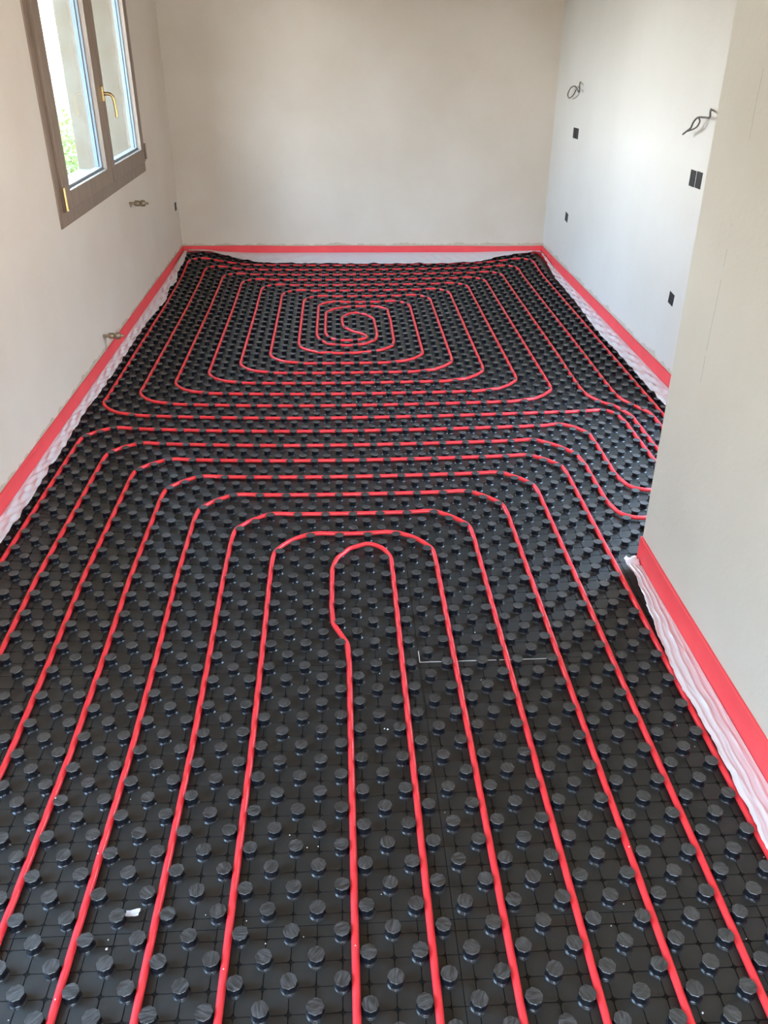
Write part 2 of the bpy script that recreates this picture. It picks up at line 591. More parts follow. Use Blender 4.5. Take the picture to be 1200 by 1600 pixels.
ORD = ['nearest', 'second', 'third', 'fourth', 'fifth', 'sixth', 'seventh', 'eighth', 'last']
STUDS = []
for bi in range(len(RB) - 1):
    ra, rb = RB[bi], RB[bi + 1]
    for side in (0, 1):
        ca, cb = (C0, CSPLIT) if side == 0 else (CSPLIT, C1)
        far = ra >= 67
        where = 'left' if side == 0 else 'right'
        if bi == 0:
            lab = 'black studded floor panel on the %s, in the row nearest the camera' % where
        elif bi == len(RB) - 2:
            lab = 'narrow black studded floor panel on the %s against the far wall' % where
        else:
            lab = 'black studded floor panel on the %s, in the %s row from the camera' % (where, ORD[bi])
        px, py, _ = warp((ca + cb) / 2, (ra + rb) / 2)
        pan = empty('studded_panel', (float(px), float(py), 0), lab, 'floor panel', 'black studded underfloor heating panels')
        # sheet: one rounded pad per lattice square, a fine groove between them
        mb = MB()
        g = 0.015
        jf = math.floor(ra)
        for j in range(jf, math.ceil(rb) + 1):
            for i in range(math.floor(ca) - 1, math.ceil(cb) + 1):
                u0, u1 = max(i + 0.5, ca), min(i + 1.5, cb)
                v0, v1 = max(j, ra), min(j + 1, rb)
                if v0 * 0.05 < YP + 0.02:
                    u1 = min(u1, (XN - 0.012) / 0.05)
                if u1 - u0 < 0.06 or v1 - v0 < 0.06:
                    continue
                U0, U1, W0, W1 = u0 + g, u1 - g, v0 + g, v1 - g
                poly = []
                for (cu, cw, sgx, sgy, iu, jw) in ((U0, W0, 1, 1, i, j), (U1, W0, -1, 1, i + 1, j), (U1, W1, -1, -1, i + 1, j + 1), (U0, W1, 1, -1, i, j + 1)):
                    free = (iu + jw) % 2 == 1 and not far
                    if free and (U1 - U0) > 0.6 and (W1 - W0) > 0.6:
                        rr = 0.14
                        pts = [(cu + sgx * rr * (1 - math.cos(a)), cw + sgy * rr * (1 - math.sin(a))) for a in (0.0, math.pi / 4, math.pi / 2)]
                        # order counter-clockwise round the square
                        if sgx * sgy < 0:
                            pts = pts[::-1]
                        poly += pts
                    else:
                        poly.append((cu, cw))
                P = np.array(poly)
                cen = P.mean(0)
                Pin = cen + (P - cen) * 0.985
                n = len(P)
                X, Y, Z = warp(P[:, 0], P[:, 1])
                X2, Y2, Z2 = warp(Pin[:, 0], Pin[:, 1])
                V = [(X[k], Y[k], Z[k] - 0.0011) for k in range(n)] + [(X2[k], Y2[k], Z2[k]) for k in range(n)]
                mb.add(V, [tuple(range(n, 2 * n))] + [(k, (k + 1) % n, n + (k + 1) % n, n + k) for k in range(n)])
        # ground layer under the grooves
        nu = 14
        nv = 8
        cbb = cb if ra * 0.05 > YP else None
        V, F = [], []
        rows = list(np.linspace(ra, rb, nv + 1))
        if ra * 0.05 < YP < rb * 0.05:
            rs = (YP + 0.02) / 0.05
            rows = sorted(set(rows + [rs - 1e-4, rs + 1e-4]))
        for v in rows:
            ce = min(cb, (XN - 0.012) / 0.05) if v * 0.05 < YP + 0.02 else cb
            for u in np.linspace(ca, ce, nu + 1):
                x, y, z = warp(u, v)
                V.append((float(x), float(y), float(z) - 0.0014))
        for a in range(len(rows) - 1):
            for k in range(nu):
                q = a * (nu + 1) + k
                F.append((q, q + 1, q + nu + 2, q + nu + 1))
        mb.add(V, F, 1)
        rel(mb.build('sheet', [M['sheet'], M['groove']], pan))
        # white foam backing
        mb = MB()
        V2 = [(x, y, ZS + 0.0005) for (x, y, z) in V]
        mb.add([(x, y, z - 0.0006) for (x, y, z) in V] + V2, F + [tuple(reversed([i + len(V) for i in f])) for f in F])
        W_ = nu + 1
        L_ = len(rows)
        N_ = len(V)
        sides = [(a * W_, (a + 1) * W_) for a in range(L_ - 1)] + [((a + 1) * W_ + nu, a * W_ + nu) for a in range(L_ - 1)] + [(k + 1, k) for k in range(nu)] + [((L_ - 1) * W_ + k, (L_ - 1) * W_ + k + 1) for k in range(nu)]
        mb.add([(x, y, z - 0.0006) for (x, y, z) in V] + V2, [(a, b_, b_ + N_, a + N_) for a, b_ in sides])
        bk = rel(mb.build('foam_backing', M['foam'], pan))
        # studs
        fmb_V, fmb_F, fI, fS = [], [], [], []
        for j in range(math.ceil(ra), math.floor(rb) + 1):
            for i in range(math.floor(ca), math.ceil(cb)):
                if (i + j) % 2:
                    continue
                u = i + 0.5
                if not (ca < u < cb):
                    continue
                x, y, z = [float(q) for q in warp(u, j)]
                if blocked(x, y):
                    continue
                STUDS.append((x, y))
                if not far:
                    o = bpy.data.objects.new('stud', stud_me)
                    C.objects.link(o)
                    o.parent = pan
                    o.location = (x - pan.location.x, y - pan.location.y, z - 0.0006)
                    o.rotation_euler = (rnd.uniform(-.02, .02), rnd.uniform(-.02, .02), rnd.uniform(-.06, .06))
                    sc = rnd.uniform(0.975, 1.02)
                    o.scale = (sc, sc, rnd.uniform(0.97, 1.02))
                else:
                    n = len(fmb_V)
                    P = FVn + np.array([x, y, z - 0.0006])
                    fmb_V += [tuple(q) for q in P]
                    fmb_F += [tuple(q + n for q in f) for f in FF_]
                    fI += FI
                    fS += FS
        if far and fmb_V:
            me = mesh('studs', fmb_V, fmb_F, [M['stud'], M['stud_side_shade']], fI, fS)
            o = rel(obj('studs', me, pan))
            o['kind'] = 'stuff'
        if bi == 2 and side == 1:
            mb = MB()
            X0, Y0, _ = warp(4.02, 19.5)
            mb.box(float(X0), 0.42, float(Y0) - 0.0009, float(Y0) + 0.0009, -0.001, 0.0006)
            mb.box(0.43, 0.575, float(Y0) - 0.0009, float(Y0) + 0.0007, -0.001, 0.0006)
            mb.box(float(X0) - 0.001, float(X0) + 0.0008, float(Y0), float(Y0) + 0.050, -0.001, 0.0008)
            o = rel(mb.build('foam_edge', M['foam'], pan))
            o['label'] = 'white foam showing in the open seam between two panels'
STUDS = np.array(STUDS)

# ------------------------------------------------------------------ heating pipes
PR = 0.0080


def rounded(pts):
    """pts: (c, r[, radius]) -> dense lattice polyline with filleted corners"""
    out = []
    n = len(pts)
    for i, p in enumerate(pts):
        q = np.array(p[:2], float)
        rad = p[2] if len(p) > 2 else 0
        if i in (0, n - 1) or rad == 0:
            out.append(q)
            continue
        a = np.array(pts[i - 1][:2], float) - q
        b_ = np.array(pts[i + 1][:2], float) - q
        la, lb = np.linalg.norm(a), np.linalg.norm(b_)
        a /= la
        b_ /= lb
        ang = math.acos(np.clip(a @ b_, -1, 1))
        t_ = min(rad / math.tan(ang / 2), la * 0.499, lb * 0.499)
        rr = t_ * math.tan(ang / 2)
        bis = (a + b_) / np.linalg.norm(a + b_)
        cen = q + bis * rr / math.sin(ang / 2)
        s0 = q + a * t_ - cen
        s1 = q + b_ * t_ - cen
        th0 = math.atan2(s0[1], s0[0])
        th1 = math.atan2(s1[1], s1[0])
        d = (th1 - th0 + math.pi) % (2 * math.pi) - math.pi
        for k in range(9):
            th = th0 + d * k / 8
            out.append(cen + rr * np.array([math.cos(th), math.sin(th)]))
    return np.array(out)


def resample(P, step):
    d = np.r_[0, np.cumsum(np.linalg.norm(np.diff(P, axis=0), axis=1))]
    n = max(2, int(d[-1] / step))
    s = np.linspace(0, d[-1], n)
    return np.stack([np.interp(s, d, P[:, k]) for k in range(P.shape[1])], 1)


def relax(P, dmin=0.0210, it=16):
    """a real pipe slips round the studs: push every point clear of them, keep the curve smooth"""
    Q = P.copy()
    for k in range(it):
        for _ in range(3 if k < it - 1 else 1):
            L = Q.copy()
            L[1:-1] = (Q[:-2] + Q[1:-1] * 2 + Q[2:]) / 4
            Q = L
        Q = Q * 0.75 + P * 0.25
        lo, hi = Q.min(0) - 0.05, Q.max(0) + 0.05
        S_ = STUDS[(STUDS[:, 0] > lo[0]) & (STUDS[:, 0] < hi[0]) & (STUDS[:, 1] > lo[1]) & (STUDS[:, 1] < hi[1])]
        for a in range(0, len(Q), 400):
            q = Q[a:a + 400]
            D = q[:, None, :] - S_[None, :, :]
            d = np.sqrt((D ** 2).sum(2))
            j = d.argmin(1)
            ii = np.arange(len(q))
            dd = d[ii, j]
            push = np.clip(dmin - dd, 0, 0.003)
            Q[a:a + 400] = q + D[ii, j] / np.maximum(dd, 1e-4)[:, None] * push[:, None]
        Q[0], Q[-1] = P[0], P[-1]
    for _ in range(2):
        L = Q.copy()
        L[1:-1] = (Q[:-2] + Q[1:-1] * 2 + Q[2:]) / 4
        Q = L
    return Q


def W(L):
    return [unwarp(x, y) for x, y in L]


def pipe(pts, label, wob=0.0):
    P = resample(rounded(pts), 0.24)
    X, Y, Z = warp(P[:, 0], P[:, 1])
    XY = relax(np.stack([X, Y], 1))
    cx = XY[:, 0] / 0.05
    ry = XY[:, 1] / 0.05
    Z = warp(P[:, 0], P[:, 1])[2]
    s = np.arange(len(XY))
    d1 = np.gradient(XY, axis=0)
    d2 = np.gradient(d1, axis=0)
    ln = np.maximum(np.linalg.norm(d1, axis=1), 1e-5)
    kap = np.abs(d1[:, 0] * d2[:, 1] - d1[:, 1] * d2[:, 0]) / ln ** 3
    ker = np.hanning(17)
    kap = np.convolve(np.clip(kap, 0, 8), ker / ker.sum(), 'same')
    z = Z + PR + 0.0012 + 0.0055 * np.clip((kap - 0.8) / 3.0, 0, 1)
    pts3 = [(float(a), float(b_), float(c_)) for (a, b_), c_ in zip(XY, z)]
    mb = MB()
    mb.tube(pts3, PR, 10)
    o = mb.build('heating_pipe', M['pipe'])
    tag(o, label, 'pipe', 'red underfloor heating pipes')
    return o


TOP = {1: 114.5, 2: 111.5, 3: 108.5, 4: 105.5, 5: 102.5, 6: 99.5, 7: 96.5, 8: 93.6, 9: 90.9}
BOT = {1: 54.5, 2: 57.5, 3: 60.5, 4: 63.5, 5: 66.5, 6: 69.5, 7: 72.6, 8: 75.0}
LEG = {1: -23, 2: -20, 3: -17, 4: -14, 5: -11, 6: -8, 7: -5, 8: -3, 9: -2}
RT = 3.0
exA = W([(1.239, 2.752), (1.280, 2.701), (1.292, 2.562), (1.292, 2.375), (1.292, 2.22)])
ex51 = W([(0.995, 2.600), (1.049, 2.557), (1.086, 2.489), (1.094, 2.356), (1.092, 2.188), (1.094, 2.060), (1.115, 1.972), (1.184, 1.943)])
ex48 = W([(0.838, 2.432), (0.916, 2.377), (0.975, 2.294), (0.995, 2.179), (0.994, 2.002), (0.995, 1.85), (1.012, 1.767), (1.05, 1.738), (1.098, 1.732)])
exR24 = W([(1.194, 3.301), (1.194, 3.067), (1.203, 2.94), (1.254, 2.851), (1.312, 2.782), (1.338, 2.700), (1.342, 2.515), (1.343, 2.387), (1.345, 2.30)])
exR27 = W([(1.347, 3.294), (1.347, 3.043), (1.353, 2.880), (1.397, 2.804), (1.436, 2.735), (1.443, 2.632), (1.443, 2.500)])

# circuit round the edge of the spiral field
pipe([(31.0, 47.5), (30, 49, 1), (30, TOP[1], RT), (LEG[1], TOP[1], RT), (LEG[1], BOT[1], 3.2), (20, 54.5, 0)] + exA + [(25.9, 41.8, 1.5), (31.5, 41.5)],
     'outermost red heating pipe running round the spiral in the far half of the floor')
# the double spiral itself: in and out again
sp = [(31.5, 45.2), (28.9, 45.3, 1.5)] + exR27[::-1] + [(27, 70), (27, TOP[2], RT), (LEG[2], TOP[2], RT), (LEG[2], BOT[2], 3), (21, BOT[2], 4), (21, TOP[4], RT), (LEG[4], TOP[4], RT), (LEG[4], BOT[4], 3),
     (15, BOT[4], 4), (15, TOP[6], RT), (LEG[6], TOP[6], RT), (LEG[6], BOT[6], 3), (9, BOT[6], 3.5), (9, TOP[8], 3), (LEG[8], TOP[8], 2.6), (LEG[8], 80), (-2.7, 77.4), (-1.6, 75.8), (0.8, 75.0), (2.9, 75.9), (4.0, 77.6),
     (4.2, 80), (4.0, 85.3), (3.4, 87.2), (1.9, 88.5), (0.6, 87.6), (0.0, 86.2), (0.05, 84.2), (0.2, 82.4), (1.2, 80.6), (2.6, 79.3), (3.0, 78.2), (1.8, 77.0), (-0.4, 77.0), (-1.6, 78.0), (-2.0, 80.2), (-2.0, 88.4), (-1.2, 90.0), (0.9, 91.1), (4.7, 91.1), (5.9, 89.6), (6.1, 85),
     (6.0, 76.4), (5.5, 74.5), (3.9, 73.1), (1.0, 72.6), (-2.5, 72.8), (-4.4, 74.0), (-5.0, 76.1), (-5.0, TOP[7], 3), (12, TOP[7], RT), (12, BOT[5], 4), (LEG[5], BOT[5], 3), (LEG[5], TOP[5], RT), (18, TOP[5], RT),
     (18, BOT[3], 4), (LEG[3], BOT[3], 3), (LEG[3], TOP[3], RT), (24, TOP[3], RT), (24, 70)] + exR24 + [(27.0, 43.6, 1.5), (31.5, 43.3)]
pipe(sp, 'long red heating pipe coiled into the rectangular spiral in the far half of the floor')
ARC = 4.0
pipe([(LEG[1], -11), (LEG[1], 51.5, ARC), (18, 51.5)] + ex51 + [(31.5, 38.8)], 'red heating pipe directly in front of the spiral, ending at the partition')
pipe([(LEG[2], -11), (LEG[2], 48.5, ARC), (15, 48.5)] + ex48 + [(31.5, 34.6)], 'red heating pipe with the lowest S-bend, ending at the partition corner')
pipe([(-17, -11), (-17, 45.5, ARC), (18, 45.5, ARC), (18, -11)], 'widest red heating pipe arch, its right leg running along the white film of the partition')
pipe([(-14, -11), (-14, 42.5, ARC), (15, 42.5, ARC), (15, -11)], 'red heating pipe arch, fourth one outside the small hairpin')
pipe([(-11, -11), (-11, 39.5, ARC), (12, 39.5, ARC), (12, -11)], 'red heating pipe arch, third one outside the small hairpin')
pipe([(-8, -11), (-8, 36.5, 3.8), (9, 36.5, 3.8), (9, -11)], 'red heating pipe arch, second one outside the small hairpin')
pipe([(-5, -11), (-5, 33.6, 3.6), (6, 33.6, 3.6), (6, -11)], 'red heating pipe arch directly around the small hairpin')
pipe([(0, -11), (0, 19.6), (-0.08, 20.9), (-0.5, 22.0), (-0.93, 23.1), (-1.02, 24.5), (-1.0, 26), (-1.0, 29.0), (-0.6, 30.6), (0.3, 31.7), (1.5, 32.15), (2.5, 31.5), (3.0, 30.2), (3.0, 28), (3.0, 20), (3, -11)],
     'innermost red heating pipe bent into a small hairpin with a kink in its left leg')

# ------------------------------------------------------------------ edge insulation strips with their film skirts
FL = [(-1.188, -3.3), (-1.186, -1), (-1.190, 0.6), (-1.194, 1.639), (-1.191, 1.783), (-1.186, 1.887), (-1.191, 2.082), (-1.197, 2.222), (-1.192, 2.386), (-1.204, 2.773), (-1.196, 3.003), (-1.192, 3.25), (-1.192, 3.545), (-1.194, 3.998),
      (-1.188, 4.281), (-1.162, 4.717), (-1.196, 5.012), (-1.172, 5.187), (-1.199, 5.411), (-1.183, 5.607), (-1.204, 5.903), (-1.216, 5.99)]
FFR = [(-1.211, 5.985), (-1.12, 5.985), (-1.00, 5.955), (-0.808, 5.86), (-0.554, 5.745), (0.086, 5.700), (0.828, 5.685), (1.085, 5.732), (1.268, 5.834), (1.428, 5.885), (1.56, 5.925), (1.61, 5.93)]
FR = [(1.600, 5.90), (1.56, 5.214), (1.549, 4.551), (1.520, 3.927), (1.530, 3.476), (1.53, 3.393), (1.527, 3.055), (1.532, 2.75), (1.535, 2.56)]
FN = [(0.930, 1.409), (0.936, 1.333), (0.924, 1.199), (0.905, 1.031), (0.893, 0.848), (0.901, 0.691), (0.9, 0.561), (0.897, 0.363), (0.893, 0.285), (0.89, -1), (0.9, -3.3)]


def strip(loc, a, b_, nrm, h0, h1, label, outer, zin, seed, cell, amp=0.0035, fold=False):
    """a, b_: ends of the wall line; nrm: into the room; h0,h1: height at both ends"""
    root = empty('edge_strip', loc, label, 'insulation strip', 'red edge insulation strips along the walls')
    a, b_, nrm = Vector((*a, 0)), Vector((*b_, 0)), Vector((*nrm, 0))
    th = 0.009
    n = 60
    R_ = random.Random(seed)
    V, F = [], []
    ph = R_.uniform(0, 6)
    for i in range(n + 1):
        t_ = i / n
        p = a.lerp(b_, t_)
        h = h0 + (h1 - h0) * t_ + 0.0016 * math.sin(t_ * 23 + ph) + R_.uniform(-.0005, .0005)
        w_ = 0.0007 * math.sin(t_ * 31 + ph * 2)
        for (q, z) in ((0.0005, ZS), (th + w_, ZS), (th + w_, h - 0.002), (th - 0.002 + w_, h), (0.0005, h)):
            V.append(p + nrm * q + Vector((0, 0, z)))
    for i in range(n):
        for k in range(4):
            q = i * 5 + k
            F.append((q, q + 1, q + 6, q + 5))
    F += [tuple(reversed(range(5))), tuple(n * 5 + k for k in range(5))]
    me = mesh('foil_strip', V, F, M['strip'])
    bm = bmesh.new()
    bm.from_mesh(me)
    bmesh.ops.recalc_face_normals(bm, faces=bm.faces)
    bm.to_mesh(me)
    bm.free()
    rel(obj('foam_strip', me, root))
    # film
    O = np.array(outer)
    O = resample(O, cell)
    nn = len(O)
    k_ = 28 if fold else 12
    V, F = [], []
    ph = [R_.uniform(0, 6.28) for _ in range(8)]
    jit = np.array([R_.uniform(-1, 1) for _ in range(nn)])
    av, nv = np.array(a)[:2], np.array(nrm)[:2]
    for i, q in enumerate(O):
        base = q - nv * ((q - av) @ nv) + nv * (th + 0.0015)
        s_ = i / (nn - 1)
        l = i * cell
        for k in range(k_ + 1):
            t_ = k / k_
            p = base + (q - base) * t_
            wd = np.linalg.norm(q - base)
            wr = amp * math.sin(l * 38 + t_ * 7 + ph[0]) + amp * 0.8 * math.sin(l * 71 - t_ * 9 + ph[1]) + amp * 0.5 * math.sin(l * 19 + t_ * 15 + ph[2]) + amp * 0.35 * jit[i]
            if fold:                      # long folds running along the wall, a few cross creases
                fx = t_ * 11 + 1.6 * math.sin(l * 3.1 + ph[4]) + 0.9 * math.sin(l * 7.7 + ph[5])
                wr = amp * (1.1 * (1 - abs(math.sin(fx))) ** 1.5 + 0.7 * (1 - abs(math.sin(t_ * 6 - l * 3.3 + ph[6]))) ** 4 + 0.9 * (1 - abs(math.sin(l * 9 + t_ * 4 + ph[7]))) ** 6 - 0.4) + amp * 0.2 * jit[i]
            c_, r_ = p[0] / 0.05, p[1] / 0.05
            lift = float(warp(c_, r_)[2])
            zin_ = zin if not callable(zin) else zin(p[0], p[1])
            z = zin_ * (1 - sm(t_ * 1.25)) + 0.0275 * sm(t_ * 1.25)
            z += lift * (0.35 + 0.65 * t_) if t_ > 0 else lift * 0.35
            env = min(1, t_ * 4)
            z += wr * env
            z = max(z, (0.0262 + lift) if t_ > 0.3 else z)
            pp = p + nv * (0.5 * amp * math.sin(l * 52 + ph[3]) * env + amp * 0.5 * jit[i] * t_)
            V.append((pp[0], pp[1], z))
    for i in range(nn - 1):
        for k in range(k_):
            q = i * (k_ + 1) + k
            F.append((q, q + 1, q + k_ + 2, q + k_ + 1))
    me = mesh('film_skirt', V, F, M['film'], smooth=True)
    o = rel(obj('film_skirt', me, root))
    o['label'] = 'thin white plastic film lying over the panel edge'
    return root


strip((XL, 2, 0), (XL, YB + 0.01), (XL, 6.066), (1, 0), 0.094, 0.094, 'red foil strip along the foot of the left wall below the window', FL, 0.034, 3, 0.02, amp=0.004)
fa, fb = (XL + 0.01, 6.0715), (XR - 0.010, 5.9995)
dv = Vector((fb[0] - fa[0], fb[1] - fa[1]))
nf = (dv.y / dv.length, -dv.x / dv.length)
strip((0, 6.03, 0), fa, fb, nf, 0.094, 0.086, 'red foil strip along the foot of the far wall, white film drooping in the middle', FFR, 0.040, 5, 0.02, amp=0.003)
strip((XR, 3, 0), (XR, 6.0), (XR, DOOR1[1] + 0.01), (-1, 0), 0.088, 0.092, 'red foil strip along the foot of the right wall below the socket boxes', FR, 0.030, 8, 0.02, amp=0.0035)
strip((XN, 0.5, 0), (XN, YP - 0.004), (XN, YB + 0.01), (-1, 0), 0.102, 0.102, 'red foil strip along the foot of the near partition, broad white film beside it', FN, 0.024, 11, 0.012, amp=0.0038, fold=True)

# torn film tab at the partition corner
mb = MB()
V, F = [], []
R_ = random.Random(4)
for i in range(7):
    for k in range(5):
        V.append((0.975 - 0.045 * i / 6 + R_.uniform(-.003, .003), 1.455 - 0.045 * k / 4 - 0.006 * i / 6 + R_.uniform(-.003, .003), 0.029 + R_.uniform(-.004, .006)))
for i in range(6):
    for k in range(4):
        q = i * 5 + k
        F.append((q, q + 1, q + 6, q + 5))
fr_ = [o for o in bpy.data.objects if o.name.startswith('edge_strip')][-1]
fr_ = [o for o in bpy.data.objects if o.type == 'EMPTY' and o.get('label', '').startswith('red foil strip along the foot of the near partition')][0]
o = rel(obj('film_tab', mesh('film_tab', V, F, M['film'], smooth=True), fr_))

# ------------------------------------------------------------------ window
y0, y1, z0, z1 = WIN1


def bars(name, x0, x1, ya, yb, za, zb, w_l, w_r, w_b, w_t, mats, parent, bevel=0.003):
    """a rectangular frame of four mitred boards in the left-wall plane"""
    V, F = [], []
    outer = [(ya, za), (yb, za), (yb, zb), (ya, zb)]
    inner = [(ya + w_l, za + w_b), (yb - w_r, za + w_b), (yb - w_r, zb - w_t), (ya + w_l, zb - w_t)]
    for x in (x0, x1):
        V += [(x, *q) for q in outer] + [(x, *q) for q in inner]
    for k in range(4):
        k2 = (k + 1) % 4
        F += [(8 + k, 8 + k2, 12 + k2, 12 + k), (k2, k, 4 + k, 4 + k2), (k, k2, 8 + k2, 8 + k), (4 + k2, 4 + k, 12 + k, 12 + k2)]
    me = mesh(name, V, F, mats)
    bm = bmesh.new()
    bm.from_mesh(me)
    bmesh.ops.recalc_face_normals(bm, faces=bm.faces)
    if bevel:
        bmesh.ops.bevel(bm, geom=[e for e in bm.edges if e.calc_face_angle(0) > 1.0], offset=bevel, segments=2, affect='EDGES', profile=0.6)
    bm.to_mesh(me)
    bm.free()
    return rel(obj(name, me, parent))


win = bpy.data.objects.new('window_1', None)
C.objects.link(win)
win.location = (XL, (y0 + y1) / 2, z0)
struct(win, 'brown wooden two-leaf window with a brass handle in the left wall')
bars('window_frame', XL - 0.055, XL + 0.006, y0 - 0.012, y1 + 0.006, z0 - 0.014, z1 + 0.02, 0.062, 0.05, 0.066, 0.06, M['wood'], win)
ys = 4.082
for si, (ya, yb, wl_, wr_) in enumerate(((y0 + 0.056, ys + 0.032, 0.105, 0.100), (ys + 0.036, y1 - 0.035, 0.070, 0.085))):
    sash = bars('sash', XL - 0.045, XL + 0.020, ya, yb, z0 + 0.048, z1 - 0.03, wl_, wr_, 0.080, 0.08, M['wood'], win)
    g0, g1, h0, h1 = ya + wl_, yb - wr_, z0 + 0.128, z1 - 0.11

    def sub(o):
        o.parent = sash
        o.matrix_parent_inverse = sash.matrix_parent_inverse.copy()
        sash_inv = Matrix.Translation(-Vector(win.location))
        o.matrix_parent_inverse = Matrix.Identity(4)
        return o
    # sash has identity basis; its world matrix = T(win) @ T(-win) = identity
    bd = bars('glazing_bead', XL - 0.020, XL - 0.006, g0 - 0.004, g1 + 0.004, h0 - 0.004, h1 + 0.012, 0.012, 0.010, 0.016, 0.012, M['bead'], win, 0.002)
    sub(bd)
    spc = bars('spacer', XL - 0.040, XL - 0.022, g0, g1, h0, h1, 0.012, 0.012, 0.012, 0.012, M['spacer'], win, 0)
    sub(spc)
    mb = MB()
    mb.box(XL - 0.024, XL - 0.020, g0, g1, h0, h1)
    sub(rel(mb.build('pane', M['glass'], win)))
# brass handle: rosette, neck and lever that hangs down
mb = MB()
hy, hz, hx = 4.128, 1.285, XL + 0.020
mb.box(hx - 0.001, hx + 0.011, hy - 0.015, hy + 0.015, hz - 0.036, hz + 0.036)
rel(mb.build('handle_plate', M['brass'], win, 0.003))
mb = MB()
pts = [(hx + 0.008, hy, hz), (hx + 0.030, hy, hz + 0.001), (hx + 0.044, hy, hz - 0.002), (hx + 0.054, hy, hz - 0.012), (hx + 0.058, hy + 0.002, hz - 0.028), (hx + 0.060, hy + 0.003, hz - 0.06), (hx + 0.062, hy + 0.003, hz - 0.095), (hx + 0.060, hy + 0.003, hz - 0.112)]
mb.tube(pts, [0.0090, 0.0085, 0.0085, 0.0085, 0.0085, 0.0080, 0.0085, 0.0075], 12, up=(0, 1, 0))
rel(mb.build('handle', M['brass'], win))
mb = MB()
mb.tube([(XL + 0.024, y0 + 0.050, 0.862), (XL + 0.024, y0 + 0.050, 0.955)], 0.0075, 12, up=(0, 1, 0))
mb.tube([(XL + 0.024, y0 + 0.050, 0.856), (XL + 0.024, y0 + 0.050, 0.861)], 0.009, 12, up=(0, 1, 0))
rel(mb.build('hinge', M['brass'], win))
mb = MB()
mb.tube([(XL + 0.024, y1 - 0.030, 0.862), (XL + 0.024, y1 - 0.030, 0.955)], 0.0065, 12, up=(0, 1, 0))
rel(mb.build('hinge', M['wood'], win))

# the second window lights the near part of the room (outside the picture)
y0b, y1b, z0b, z1b = WIN2
win2 = bpy.data.objects.new('window_2', None)
C.objects.link(win2)
win2.location = (XL, (y0b + y1b) / 2, z0b)
struct(win2)
bars('window_frame', XL - 0.055, XL + 0.004, y0b, y1b, z0b, z1b, 0.06, 0.06, 0.06, 0.06, M['wood'], win2)
ym = (y0b + y1b) / 2
for (ya, yb) in ((y0b + 0.055, ym), (ym + 0.002, y1b - 0.055)):
    bars('sash', XL - 0.045, XL + 0.018, ya, yb, z0b + 0.05, z1b - 0.05, 0.075, 0.075, 0.08, 0.08, M['wood'], win2)
    mb = MB()
    mb.box(XL - 0.023, XL - 0.019, ya + 0.07, yb - 0.07, z0b + 0.125, z1b - 0.125)
    rel(mb.build('pane', M['glass'], win2))

# ------------------------------------------------------------------ capped pipe stubs on the left wall


def stub(y, z, length, label, wire_len, wmat):
    root = empty('pipe_stub', (XL, y, z), label, 'pipe stub', 'capped pipe stubs sticking out of the left wall')
    def tb(name, P, R_, m_, seg=14):
        mb = MB()
        mb.tube([(XL + p, y + q, z + h) for p, q, h in P], R_, seg, up=(0, 1, 0))
        return rel(mb.build(name, m_, root))
    L = length
    tb('tail', [(-0.01, 0, 0), (L * 0.30, 0, 0)], 0.008, M['dull_brass'])
    tb('nut', [(L * 0.26, 0, 0.0), (L * 0.30, 0, 0), (L * 0.52, 0, 0), (L * 0.56, 0, 0)], [0.010, 0.0165, 0.0165, 0.011], M['dull_brass'], 6)
    tb('body', [(L * 0.57, 0, 0), (L * 0.62, 0, 0), (L * 0.80, 0, 0), (L * 0.84, 0, 0)], [0.010, 0.019, 0.018, 0.010], M['dull_brass'], 16)
    tb('plug', [(L * 0.83, 0, 0), (L * 0.97, 0, 0), (L, 0, 0)], [0.007, 0.007, 0.005], M['dull_brass'], 8)
    if wire_len:
        tb('wire', [(0.006, 0, 0), (0.012, 0, -0.01), (0.009, 0.002, -wire_len * 0.5), (0.004, 0.004, -wire_len)], 0.0028, wmat, 6)
    return root


stub(4.482, 0.676, 0.115, 'small capped brass pipe stub in the left wall just below the window', 0.022, M['dull_brass'])
stub(3.491, 0.173, 0.110, 'capped pipe stub low on the left wall above the red strip, wire hanging', 0.085, M['pale_wire'])


